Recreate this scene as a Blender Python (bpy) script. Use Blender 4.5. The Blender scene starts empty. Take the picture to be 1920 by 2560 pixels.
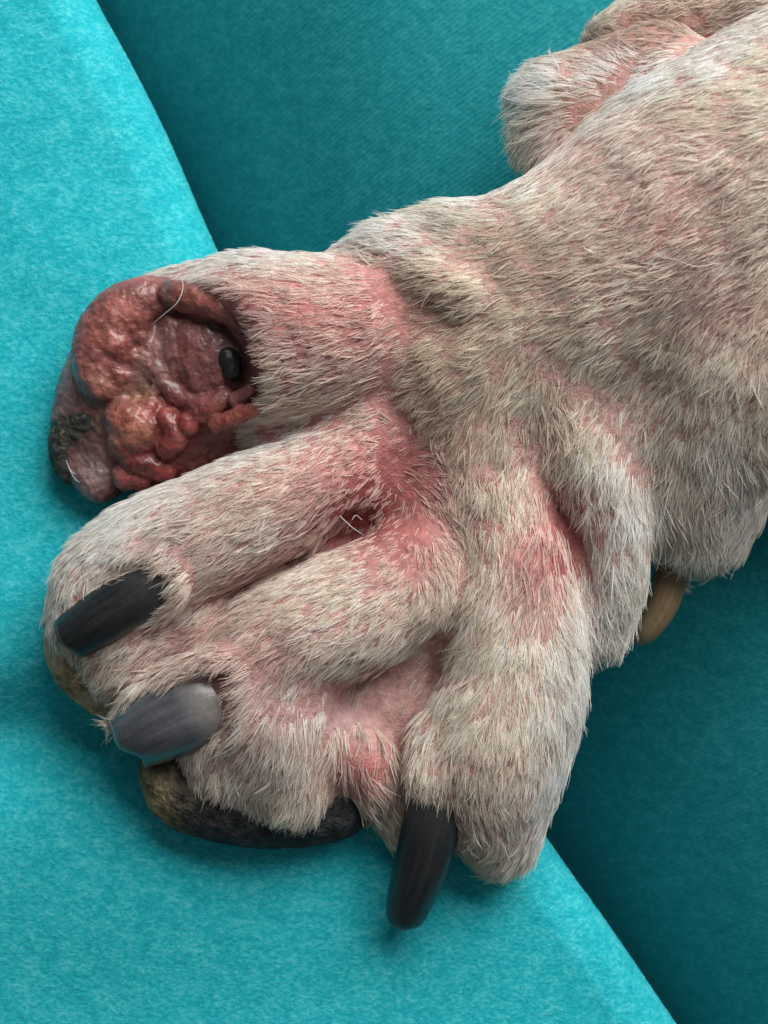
import bpy, math
import numpy as np
import openvdb as vdb
from mathutils import Vector, Matrix

SC = bpy.context.scene
COL = SC.collection
RNG = np.random.default_rng(7)

# ------------------------------------------------------------------ camera, light, exposure
# The model is designed in "units": one unit is one photo pixel on the plane z = 0; U turns units into metres.
U = 6.5e-5
H = 3600.0                      # camera height in units
cam_d = bpy.data.cameras.new('camera')
cam = bpy.data.objects.new('camera', cam_d)
COL.objects.link(cam)
cam.location = (0, 0, H * U)
cam_d.sensor_fit = 'VERTICAL'
cam_d.sensor_height = 24.0
cam_d.lens = 12.0 / (1280.0 / H)
cam_d.clip_start = 0.01
cam_d.clip_end = 20
cam_d.dof.use_dof = True
cam_d.dof.focus_distance = (H - 230) * U
cam_d.dof.aperture_fstop = 13.0
SC.camera = cam

world = bpy.data.worlds.new("World")
SC.world = world
world.use_nodes = True
bg = world.node_tree.nodes['Background']
bg.inputs['Color'].default_value = (0.93, 0.97, 1.0, 1)
bg.inputs['Strength'].default_value = 0.125

def area_light(name, loc, target, size, sy, power, color):
    d = bpy.data.lights.new(name, 'AREA')
    d.shape = 'RECTANGLE'
    d.size = size
    d.size_y = sy
    d.energy = power
    d.color = color
    o = bpy.data.objects.new(name, d)
    COL.objects.link(o)
    o.location = loc
    o.rotation_euler = (Vector(target) - Vector(loc)).to_track_quat('-Z', 'Y').to_euler()
    return o

area_light('window_light', (0.22, 0.44, 0.40), (0, 0, 0), 0.52, 0.44, 7.2, (1.0, 0.985, 0.955))

SC.view_settings.view_transform = 'Standard'
SC.view_settings.look = 'None'
SC.view_settings.exposure = 0.0
SC.view_settings.gamma = 1.0
SC.render.engine = 'CYCLES'
SC.cycles.use_denoising = True
SC.cycles.max_bounces = 8
SC.cycles.diffuse_bounces = 4
SC.cycles.transmission_bounces = 4

# ------------------------------------------------------------------ helpers
def W(px, py, z):
    s = (H - z) / H
    return np.array([(px - 960.0) * s, -(py - 1280.0) * s, z], float)

def to_px(v):
    s = H / (H - v[:, 2])
    return v[:, 0] * s + 960.0, 1280.0 - v[:, 1] * s

def _hash(ix, iy, iz, seed):
    h = (ix * 374761393 + iy * 668265263 + iz * 2147483647 + seed * 974634533) & 0xFFFFFFFF
    h = ((h ^ (h >> 13)) * 1274126177) & 0xFFFFFFFF
    h = h ^ (h >> 16)
    return (h & 0xFFFF).astype(np.float64) / 65535.0

def noise3(p, scale, seed=0):
    q = p / scale
    i = np.floor(q).astype(np.int64)
    f = q - i
    f = f * f * (3 - 2 * f)
    r = 0
    for dx in (0, 1):
        for dy in (0, 1):
            for dz in (0, 1):
                w = (f[:, 0] if dx else 1 - f[:, 0]) * (f[:, 1] if dy else 1 - f[:, 1]) * (f[:, 2] if dz else 1 - f[:, 2])
                r = r + w * _hash(i[:, 0] + dx, i[:, 1] + dy, i[:, 2] + dz, seed)
    return r * 2 - 1

def fbm(p, scale, octaves=3, seed=0):
    r, a = 0, 1.0
    for k in range(octaves):
        r = r + a * noise3(p, scale / 2 ** k, seed + k * 17)
        a *= 0.5
    return r

def smin(a, b, k):
    h = np.maximum(k - np.abs(a - b), 0) / k
    return np.minimum(a, b) - h * h * k * 0.25

def resample(poly, n):
    # Catmull-Rom through the points, then even steps
    P = np.vstack([2 * poly[0] - poly[1], poly, 2 * poly[-1] - poly[-2]])
    out = []
    for i in range(1, len(P) - 2):
        t = np.linspace(0, 1, 24, endpoint=False)[:, None]
        p0, p1, p2, p3 = P[i - 1], P[i], P[i + 1], P[i + 2]
        out.append(0.5 * (2 * p1 + (p2 - p0) * t + (2 * p0 - 5 * p1 + 4 * p2 - p3) * t ** 2 + (3 * p1 - p0 - 3 * p2 + p3) * t ** 3))
    q = np.vstack(out + [P[-2][None]])
    L = np.concatenate([[0], np.cumsum(np.linalg.norm(np.diff(q, axis=0), axis=1))])
    s = np.linspace(0, L[-1], n)
    return np.stack([np.interp(s, L, q[:, d]) for d in range(q.shape[1])], 1)

class Field:
    def __init__(self, lo, hi, vox, cap=90.0):
        self.lo = np.array(lo, float)
        self.vox = vox
        self.n = np.ceil((np.array(hi) - self.lo) / vox).astype(int)
        self.F = np.full(self.n, cap, np.float32)
        self.cap = cap

    def box(self, pts, rad, margin):
        lo = np.min([p - r for p, r in zip(pts, rad)], axis=0) - margin
        hi = np.max([p + r for p, r in zip(pts, rad)], axis=0) + margin
        a = np.clip(np.floor((lo - self.lo) / self.vox).astype(int), 0, self.n)
        b = np.clip(np.ceil((hi - self.lo) / self.vox).astype(int), 0, self.n)
        sl = tuple(slice(i, j) for i, j in zip(a, b))
        ax = [self.lo[d] + self.vox * np.arange(a[d], b[d]) for d in range(3)]
        return sl, ax

    def chain_dist(self, pts, margin, inner=18.0, flat=1.0):
        if len(pts) > 2:
            pts = resample(np.array(pts, float), 4 * len(pts))
        P = [W(*p[:3]) for p in pts]
        R = [p[3] * (H - p[2]) / H for p in pts]
        sl, ax = self.box(P, R, margin)
        X, Y, Z = ax[0][:, None, None], ax[1][None, :, None], ax[2][None, None, :]
        T = None
        if len(P) == 1:
            P, R = P * 2, R * 2
        for a, b, ra, rb in zip(P[:-1], P[1:], R[:-1], R[1:]):
            ab = b - a
            L = max(float(ab @ ab), 1e-6)
            t = np.clip(((X - a[0]) * ab[0] + (Y - a[1]) * ab[1] + (Z - a[2]) * ab[2]) / L, 0, 1).astype(np.float32)
            d = np.sqrt((X - a[0] - t * ab[0]) ** 2 + (Y - a[1] - t * ab[1]) ** 2 + ((Z - a[2] - t * ab[2]) / flat) ** 2) - (ra + t * (rb - ra))
            T = d if T is None else np.minimum(T, d)
        return sl, T.astype(np.float32)

    def add(self, pts, k=20.0, inner=25.0, flat=1.0):
        sl, T = self.chain_dist(pts, k + 30, inner, flat)
        rmean = np.mean([p[3] for p in pts])
        for _ in range(0 if rmean < 60 else (4 if rmean < 160 else 16)):       # soften the steps between segments
            for ax in range(3):
                A = np.concatenate([T.take([0], ax), T, T.take([-1], ax)], ax)
                n = A.shape[ax]
                T = 0.25 * A.take(range(0, n - 2), ax) + 0.5 * T + 0.25 * A.take(range(2, n), ax)
        self.F[sl] = smin(self.F[sl], T, k)

    def sub(self, pts, k=20.0):
        sl, T = self.chain_dist(pts, k + 30)
        self.F[sl] = -smin(-self.F[sl], T, k)

    def polygons(self):
        g = vdb.FloatGrid(self.cap)
        g.copyFromArray(np.ascontiguousarray(self.F))
        p, q = g.convertToQuads(0.0)
        return p.astype(np.float64) * self.vox + self.lo, q[:, ::-1]

def mesh_obj(name, v, faces, mat, parent=None, colors=None, smooth=True):
    """v in units -> metres"""
    me = bpy.data.meshes.new(name)
    faces = np.asarray(faces, np.int32)
    me.vertices.add(len(v))
    me.vertices.foreach_set('co', (np.asarray(v, np.float32) * U).ravel())
    k = faces.shape[1]
    me.loops.add(faces.size)
    me.loops.foreach_set('vertex_index', faces.ravel())
    me.polygons.add(len(faces))
    me.polygons.foreach_set('loop_start', np.arange(0, faces.size, k, dtype=np.int32))
    me.update(calc_edges=True)
    me.validate()
    if smooth:
        me.shade_smooth()
    if colors is not None:
        a = me.attributes.new('paint', 'FLOAT_COLOR', 'POINT')
        c = np.ones((len(v), 4), np.float32)
        c[:, :3] = colors
        a.data.foreach_set('color', c.ravel())
    if mat:
        me.materials.append(mat)
    o = bpy.data.objects.new(name, me)
    COL.objects.link(o)
    adopt(o, parent)
    return o

def adopt(o, parent):
    if parent is not None:
        o.parent = parent
        M = Matrix.Translation(parent.location) if parent.type == 'EMPTY' else parent_world(parent)
        o.matrix_parent_inverse = M.inverted()

def parent_world(o):
    return Matrix.Identity(4)

def normals_of(v, q):
    n = np.zeros_like(v)
    fn = np.cross(v[q[:, 2]] - v[q[:, 0]], v[q[:, 3 % q.shape[1]]] - v[q[:, 1]])
    for k in range(q.shape[1]):
        for d in range(3):
            n[:, d] += np.bincount(q[:, k], fn[:, d], len(v))
    return n / np.maximum(np.linalg.norm(n, axis=1, keepdims=True), 1e-9)

def curves_obj(name, pts, rad, col, mat, parent):
    """pts (N,K,3) units, rad (N,K) units, col (N,3)"""
    N, K = pts.shape[:2]
    c = bpy.data.hair_curves.new(name)
    c.add_curves([K] * N)
    c.attributes['position'].data.foreach_set('vector', (pts * U).astype(np.float32).ravel())
    a = c.attributes.get('radius') or c.attributes.new('radius', 'FLOAT', 'POINT')
    a.data.foreach_set('value', (rad * U).astype(np.float32).ravel())
    a = c.attributes.new('paint', 'FLOAT_COLOR', 'CURVE')
    cc = np.ones((N, 4), np.float32)
    cc[:, :3] = col
    a.data.foreach_set('color', cc.ravel())
    c.materials.append(mat)
    o = bpy.data.objects.new(name, c)
    COL.objects.link(o)
    adopt(o, parent)
    return o

def gauss(px, py, b):
    x, y, rx, ry, ang = b[:5]
    c, s = math.cos(math.radians(ang)), math.sin(math.radians(ang))
    dx, dy = px - x, py - y
    u, w = (dx * c + dy * s) / rx, (-dx * s + dy * c) / ry
    return np.exp(-(u * u + w * w) ** 1.05)

def paint(px, py, base, blobs, warp=None):
    """blobs: (x, y, rx, ry, angle, amount, value)"""
    base = np.asarray(base, float)
    out = np.tile(base, (len(px), 1)) if base.ndim else np.full(len(px), float(base))
    for b in blobs:
        w = gauss(px, py, b) * b[5]
        if base.ndim:
            out += w[:, None] * (np.asarray(b[6]) - out)
        else:
            out += w * (b[6] - out)
    return out

# ------------------------------------------------------------------ materials
def new_mat(name):
    m = bpy.data.materials.new(name)
    m.use_nodes = True
    nt = m.node_tree
    b = nt.nodes['Principled BSDF']
    return m, nt, b

def nd(nt, typ, **kw):
    n = nt.nodes.new(typ)
    for k, v in kw.items():
        if k in n.inputs.keys():
            n.inputs[k].default_value = v
        else:
            setattr(n, k, v)
    return n

def mix(nt, fac, a, b, mode='MIX'):
    n = nt.nodes.new('ShaderNodeMix')
    n.data_type = 'RGBA'
    n.blend_type = mode
    for i, x in ((0, fac), (6, a), (7, b)):
        if hasattr(x, 'is_output'):
            nt.links.new(x, n.inputs[i])
        else:
            n.inputs[i].default_value = x if i == 0 else (*x, 1) if len(x) == 3 else x
    return n.outputs[2]

def ramp(nt, src, stops):
    r = nt.nodes.new('ShaderNodeValToRGB')
    e = r.color_ramp.elements
    while len(e) < len(stops):
        e.new(0.5)
    for x, (p, c) in zip(e, stops):
        x.position = p
        x.color = (*c, 1) if hasattr(c, '__len__') else (c, c, c, 1)
    nt.links.new(src, r.inputs[0])
    return r.outputs[0]

def coords(nt):
    return nt.nodes.new('ShaderNodeTexCoord').outputs['Object']

def noise(nt, scale, detail=3, rough=0.55, vec=None, dist=0.0):
    n = nt.nodes.new('ShaderNodeTexNoise')
    n.inputs['Scale'].default_value = scale
    n.inputs['Detail'].default_value = detail
    n.inputs['Roughness'].default_value = rough
    n.inputs['Distortion'].default_value = dist
    nt.links.new(vec if vec is not None else coords(nt), n.inputs['Vector'])
    return n.outputs['Fac']

def bump(nt, b, h, strength, dist):
    n = nt.nodes.new('ShaderNodeBump')
    n.inputs['Strength'].default_value = strength
    n.inputs['Distance'].default_value = dist
    nt.links.new(h, n.inputs['Height'])
    nt.links.new(n.outputs[0], b.inputs['Normal'])

def attr(nt, name='paint'):
    a = nt.nodes.new('ShaderNodeAttribute')
    a.attribute_name = name
    return a.outputs['Color']

def sss(b, w, scale, radius=(1.0, 0.35, 0.2)):
    b.inputs['Subsurface Weight'].default_value = w
    b.inputs['Subsurface Radius'].default_value = radius
    b.inputs['Subsurface Scale'].default_value = scale

def fabric_mat(name, c_dark, c_mid, c_light, rib, rib_angle):
    m, nt, b = new_mat(name)
    co = coords(nt)
    # heather flecks, stretched along the yarn
    mp = nt.nodes.new('ShaderNodeMapping')
    mp.inputs['Rotation'].default_value = (0, 0, math.radians(rib_angle))
    mp.inputs['Scale'].default_value = (1.0, 1.7, 1.0)
    nt.links.new(co, mp.inputs['Vector'])
    n1 = noise(nt, 1000, 4, 0.7, mp.outputs[0])
    n2 = noise(nt, 260, 3, 0.6, mp.outputs[0])
    n3 = noise(nt, 2600, 2, 0.6, mp.outputs[0])
    s = nt.nodes.new('ShaderNodeMath'); s.operation = 'MULTIPLY_ADD'
    nt.links.new(n2, s.inputs[0]); s.inputs[1].default_value = 0.45
    nt.links.new(n1, s.inputs[2])
    c = ramp(nt, s.outputs[0], [(0.46, c_dark), (0.70, c_mid), (0.96, c_light)])
    c = mix(nt, 0.35, c, ramp(nt, n3, [(0.3, (0.35, 0.35, 0.35)), (0.7, (0.75, 0.75, 0.75))]), 'OVERLAY')
    nt.links.new(c, b.inputs['Base Color'])
    b.inputs['Roughness'].default_value = 0.9
    b.inputs['Specular IOR Level'].default_value = 0.15
    b.inputs['Sheen Weight'].default_value = 0.25
    b.inputs['Sheen Tint'].default_value = (*c_light, 1)
    w = nt.nodes.new('ShaderNodeTexWave')
    w.inputs['Scale'].default_value = 1.0 / (13 * U) / 6.2832 * 2
    w.inputs['Distortion'].default_value = 1.2
    w.inputs['Detail Scale'].default_value = 1.0
    mp2 = nt.nodes.new('ShaderNodeMapping')
    mp2.inputs['Rotation'].default_value = (0, 0, math.radians(rib_angle))
    nt.links.new(co, mp2.inputs['Vector'])
    nt.links.new(mp2.outputs[0], w.inputs['Vector'])
    h = mix(nt, rib, ramp(nt, n1, [(0.2, 0), (0.8, 1)]), w.outputs['Color'])
    bump(nt, b, h, 0.4, 7 * U)
    return m

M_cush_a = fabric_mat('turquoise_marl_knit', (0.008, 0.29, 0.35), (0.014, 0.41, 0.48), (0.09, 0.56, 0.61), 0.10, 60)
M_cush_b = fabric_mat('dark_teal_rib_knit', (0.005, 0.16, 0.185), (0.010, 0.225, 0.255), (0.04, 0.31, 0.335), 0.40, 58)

def fiber_mat(name, spec=0.25):
    m, nt, b = new_mat(name)
    nt.links.new(attr(nt), b.inputs['Base Color'])
    b.inputs['Roughness'].default_value = 0.5
    b.inputs['Specular IOR Level'].default_value = spec
    return m

M_fuzz = fiber_mat('loose_knit_fibre', 0.05)

def hair_mat(name):
    m, nt, b = new_mat(name)
    nt.links.new(attr(nt), b.inputs['Base Color'])
    b.inputs['Roughness'].default_value = 0.45
    b.inputs['Specular IOR Level'].default_value = 0.35
    tr = nt.nodes.new('ShaderNodeBsdfTranslucent')
    nt.links.new(attr(nt), tr.inputs['Color'])
    ms = nt.nodes.new('ShaderNodeMixShader')
    ms.inputs[0].default_value = 0.4
    nt.links.new(b.outputs[0], ms.inputs[1])
    nt.links.new(tr.outputs[0], ms.inputs[2])
    nt.links.new(ms.outputs[0], nt.nodes['Material Output'].inputs[0])
    return m

M_fur = hair_mat('fur')

def skin_mat():
    m, nt, b = new_mat('dog_skin')
    co = coords(nt)
    n = noise(nt, 700, 4, 0.6, co)
    c = mix(nt, 0.8, attr(nt), ramp(nt, n, [(0.3, (0.30, 0.26, 0.26)), (0.7, (0.66, 0.63, 0.62))]), 'OVERLAY')
    nt.links.new(c, b.inputs['Base Color'])
    b.inputs['Roughness'].default_value = 0.55
    b.inputs['Specular IOR Level'].default_value = 0.3
    sss(b, 0.25, 10 * U)
    bump(nt, b, noise(nt, 1600, 4, 0.65, co), 0.6, 10 * U)
    return m

M_skin = skin_mat()

def flesh_mat():
    m, nt, b = new_mat('raw_flesh')
    co = coords(nt)
    n = noise(nt, 900, 5, 0.65, co, 0.6)
    n2 = noise(nt, 2600, 3, 0.6, co)
    c = mix(nt, 0.6, attr(nt), ramp(nt, n, [(0.3, (0.30, 0.26, 0.26)), (0.7, (0.68, 0.66, 0.64))]), 'OVERLAY')
    nt.links.new(c, b.inputs['Base Color'])
    r = ramp(nt, n, [(0.35, 0.18), (0.65, 0.5)])
    nt.links.new(r, b.inputs['Roughness'])
    b.inputs['Specular IOR Level'].default_value = 0.45
    b.inputs['Coat Weight'].default_value = 0.35
    b.inputs['Coat Roughness'].default_value = 0.12
    sss(b, 0.35, 14 * U)
    bump(nt, b, mix(nt, 0.4, n, n2), 0.5, 10 * U)
    return m

M_flesh = flesh_mat()

def crust_mat():
    m, nt, b = new_mat('dry_crust')
    co = coords(nt)
    n = noise(nt, 1100, 5, 0.7, co, 0.8)
    c = ramp(nt, n, [(0.40, (0.012, 0.012, 0.012)), (0.55, (0.05, 0.048, 0.04)), (0.68, (0.22, 0.20, 0.15))])
    nt.links.new(c, b.inputs['Base Color'])
    b.inputs['Roughness'].default_value = 0.55
    bump(nt, b, n, 0.9, 12 * U)
    return m

M_crust = crust_mat()

def pad_mat():
    m, nt, b = new_mat('paw_pad_skin')
    co = coords(nt)
    v = nt.nodes.new('ShaderNodeTexVoronoi')
    v.inputs['Scale'].default_value = 1700
    nt.links.new(co, v.inputs['Vector'])
    n = noise(nt, 1500, 4, 0.65, co)
    c = mix(nt, 0.7, attr(nt), ramp(nt, n, [(0.3, (0.25, 0.25, 0.25)), (0.7, (0.85, 0.85, 0.85))]), 'OVERLAY')
    nt.links.new(c, b.inputs['Base Color'])
    b.inputs['Roughness'].default_value = 0.75
    b.inputs['Specular IOR Level'].default_value = 0.3
    bump(nt, b, mix(nt, 0.5, v.outputs['Distance'], n), 0.8, 9 * U)
    return m

M_pad = pad_mat()

def claw_mat(name, dark, light, base_col, tip_col, rough, coat=0.3):
    """'paint' red channel: along the claw, green: around it"""
    m, nt, b = new_mat(name)
    co = coords(nt)
    a = nt.nodes.new('ShaderNodeAttribute'); a.attribute_name = 'paint'
    sep = nt.nodes.new('ShaderNodeSeparateColor'); nt.links.new(a.outputs['Color'], sep.inputs[0])
    cmb = nt.nodes.new('ShaderNodeCombineXYZ')
    k1 = nt.nodes.new('ShaderNodeMath'); k1.operation = 'MULTIPLY'; k1.inputs[1].default_value = 1.3
    nt.links.new(sep.outputs[0], k1.inputs[0])
    k2 = nt.nodes.new('ShaderNodeMath'); k2.operation = 'MULTIPLY'; k2.inputs[1].default_value = 16
    nt.links.new(sep.outputs[1], k2.inputs[0])
    nt.links.new(k1.outputs[0], cmb.inputs[0]); nt.links.new(k2.outputs[0], cmb.inputs[1])
    n = noise(nt, 1.3, 4, 0.6, cmb.outputs[0])
    n2 = noise(nt, 1300, 4, 0.65, co)
    c = ramp(nt, n, [(0.3, dark), (0.55, tuple(0.5 * (x + y) for x, y in zip(dark, light))), (0.72, light)])
    c = mix(nt, ramp(nt, sep.outputs[0], [(0.10, 0.85), (0.42, 0.0)]), c, base_col)
    c = mix(nt, ramp(nt, sep.outputs[0], [(0.955, 0.0), (0.985, 0.8), (0.999, 0.7), (1.0, 0.0)]), c, tip_col)
    c = mix(nt, 0.35, c, ramp(nt, n2, [(0.3, (0.3, 0.3, 0.3)), (0.7, (0.7, 0.7, 0.7))]), 'OVERLAY')
    nt.links.new(c, b.inputs['Base Color'])
    r = ramp(nt, n2, [(0.3, rough - 0.08), (0.7, rough + 0.15)])
    nt.links.new(r, b.inputs['Roughness'])
    b.inputs['Specular IOR Level'].default_value = 0.3
    b.inputs['Coat Weight'].default_value = coat
    b.inputs['Coat Roughness'].default_value = 0.3
    h = mix(nt, 0.4, n, n2)
    bump(nt, b, h, 0.4, 5 * U)
    return m

M_claw_dark = claw_mat('black_claw', (0.007, 0.008, 0.009), (0.032, 0.034, 0.038), (0.035, 0.035, 0.037), (0.12, 0.11, 0.09), 0.33, 0.12)
M_claw_grey = claw_mat('grey_claw', (0.045, 0.048, 0.056), (0.14, 0.14, 0.155), (0.33, 0.29, 0.25), (0.30, 0.29, 0.26), 0.22, 0.6)
M_claw_tan = claw_mat('tan_claw', (0.18, 0.12, 0.065), (0.32, 0.225, 0.13), (0.15, 0.09, 0.05), (0.24, 0.17, 0.10), 0.5)

# ------------------------------------------------------------------ cushions
EDGE = np.array([(-420, -1900), (-160, -1100), (60, -420), (150, -200), (240, 0), (330, 165), (420, 345), (495, 520), (560, 665), (700, 960), (900, 1330), (1130, 1720),
                 (1360, 2085), (1530, 2325), (1690, 2560), (1850, 2790), (1990, 3000), (2500, 3750), (3000, 4500)], float)

def sweep_cushion(name, profile, sign, mat, zedge, undulate):
    """profile: list of (distance across, z), swept along the seam; sign -1 goes left of the seam, +1 right"""
    n = 380
    e = resample(EDGE, n)
    p3 = np.array([W(x, y, zedge) for x, y in e])
    t = np.gradient(p3[:, :2], axis=0)
    t /= np.linalg.norm(t, axis=1, keepdims=True)
    for _ in range(30):
        t[1:-1] = 0.25 * t[:-2] + 0.5 * t[1:-1] + 0.25 * t[2:]
    # left of the direction of travel (downwards in the photo) is image right
    nr = np.stack([-t[:, 1], t[:, 0]], 1) * sign
    prof = resample(np.array(profile, float), 150)
    v = np.zeros((n, len(prof), 3))
    v[:, :, 0] = p3[:, None, 0] + nr[:, None, 0] * prof[None, :, 0]
    v[:, :, 1] = p3[:, None, 1] + nr[:, None, 1] * prof[None, :, 0]
    v[:, :, 2] = prof[None, :, 1]
    v = v.reshape(-1, 3)
    v[:, 2] += undulate(v)
    i = np.arange(n - 1)[:, None] * len(prof) + np.arange(len(prof) - 1)[None, :]
    i = i.ravel()
    q = np.stack([i, i + 1, i + 1 + len(prof), i + len(prof)], 1)
    if sign > 0:
        q = q[:, ::-1]
    nn = normals_of(v, q)
    if nn[:, 2].mean() < 0:
        q = q[:, ::-1]
        nn = -nn
    return mesh_obj(name, v, q, mat), v, q, nn

def und_left(v):
    px, py = to_px(v)
    z = 14 * fbm(v, 420, 2, 3)
    z += -95 * np.exp(-(((py - 1850 + 0.15 * px) / 130) ** 2)) * np.exp(-np.maximum(px - 250, 0) / 300) * (v[:, 2] > -150)
    z += -26 * gauss(px, py, (620, 1500, 700, 900, 0))
    return z * np.clip((v[:, 2] + 200) / 200, 0, 1)

def und_right(v):
    px, py = to_px(v)
    return 30 * fbm(v, 600, 2, 9) * np.clip((v[:, 2] + 900) / 500, 0, 1)

R0 = 120
prof_l = [(260, -1000), (120, -700), (40, -400), (6, -R0 - 60), (0, -R0 - 10)] + [(R0 - R0 * math.cos(a), -R0 + R0 * math.sin(a)) for a in np.linspace(0.12, math.pi / 2, 9)] + [(450, 6), (900, 10), (1500, -20), (2300, -120)]
cush_a, va, qa, na = sweep_cushion('cushion', prof_l, -1, M_cush_a, -R0, und_left)
cush_a['label'] = 'bright turquoise marled fabric cushion with a rounded edge, under the toes'
cush_a['category'] = 'cushion'
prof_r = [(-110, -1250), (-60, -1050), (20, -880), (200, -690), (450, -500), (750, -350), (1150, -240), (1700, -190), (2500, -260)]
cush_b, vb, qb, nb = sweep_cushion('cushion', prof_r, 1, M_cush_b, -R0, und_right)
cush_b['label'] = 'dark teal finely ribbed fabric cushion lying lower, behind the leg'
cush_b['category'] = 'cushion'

def sample_faces(v, q, n, weight=None):
    a, b, c, d = v[q[:, 0]], v[q[:, 1]], v[q[:, 2]], v[q[:, 3]]
    area = 0.5 * np.linalg.norm(np.cross(c - a, d - b), axis=1)
    if weight is not None:
        area = area * weight[q].mean(1)
    cdf = np.cumsum(area)
    f = np.searchsorted(cdf, RNG.random(n) * cdf[-1])
    f = np.minimum(f, len(q) - 1)
    u, w = RNG.random(n), RNG.random(n)
    wt = np.stack([(1 - u) * (1 - w), u * (1 - w), u * w, (1 - u) * w], 1)
    return f, wt

def lerp(arr, q, f, wt):
    return (arr[q[f]] * (wt[..., None] if arr.ndim == 2 else wt)).sum(1)

def fuzz(parent, v, q, nrm, n, cols, length, rad, ang, spread, vis):
    px, py = to_px(v)
    inside = ((px > -60) & (px < 1980) & (py > -60) & (py < 2620) & vis(v)).astype(float)
    f, wt = sample_faces(v, q, n, inside)
    p, nn = lerp(v, q, f, wt), lerp(nrm, q, f, wt)
    nn /= np.linalg.norm(nn, axis=1, keepdims=True)
    th = np.radians(ang) + RNG.normal(0, spread, n)
    t = np.stack([np.cos(th), np.sin(th), np.zeros(n)], 1)
    t -= nn * (t * nn).sum(1, keepdims=True)
    t /= np.linalg.norm(t, axis=1, keepdims=True)
    b = np.cross(nn, t)
    L = length * RNG.uniform(0.5, 1.5, n)
    s = np.linspace(0, 1, 4)
    bend = RNG.normal(0, 0.35, n)
    lift = np.abs(RNG.normal(0.02, 0.03, n))
    pts = p[:, None] + L[:, None, None] * ((s - 0.5)[None, :, None] * t[:, None] + ((s * (1 - s))[None, :, None] * (bend[:, None, None] * b[:, None])) + (s * (1 - s) * 2.2)[None, :, None] * lift[:, None, None] * nn[:, None]) - nn[:, None] * 1.0
    r = rad * RNG.uniform(0.6, 1.4, n)[:, None] * np.array([0.7, 1.0, 1.0, 0.5])[None]
    k = RNG.random((n, 1))
    c = np.asarray(cols[0]) * (1 - k) + np.asarray(cols[1]) * k
    pale = RNG.random(n) < 0.06
    c[pale] = np.asarray(cols[2])
    o = curves_obj('fabric_fuzz', pts, r, c, M_fuzz, parent)
    o['kind'] = 'stuff'
    return o

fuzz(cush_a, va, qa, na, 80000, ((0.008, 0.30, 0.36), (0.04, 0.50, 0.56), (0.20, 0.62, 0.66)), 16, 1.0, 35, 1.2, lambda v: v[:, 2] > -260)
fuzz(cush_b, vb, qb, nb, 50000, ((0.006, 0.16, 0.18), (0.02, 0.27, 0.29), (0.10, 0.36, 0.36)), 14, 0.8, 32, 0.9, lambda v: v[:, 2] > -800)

# ------------------------------------------------------------------ the dog
dog = bpy.data.objects.new('dog', None)
COL.objects.link(dog)
dog.location = tuple(W(900, 1400, 0) * U)
dog['label'] = 'pale short-haired dog, its foreleg and paw with a raw swollen toe resting across cushions'
dog['category'] = 'dog'

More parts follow.
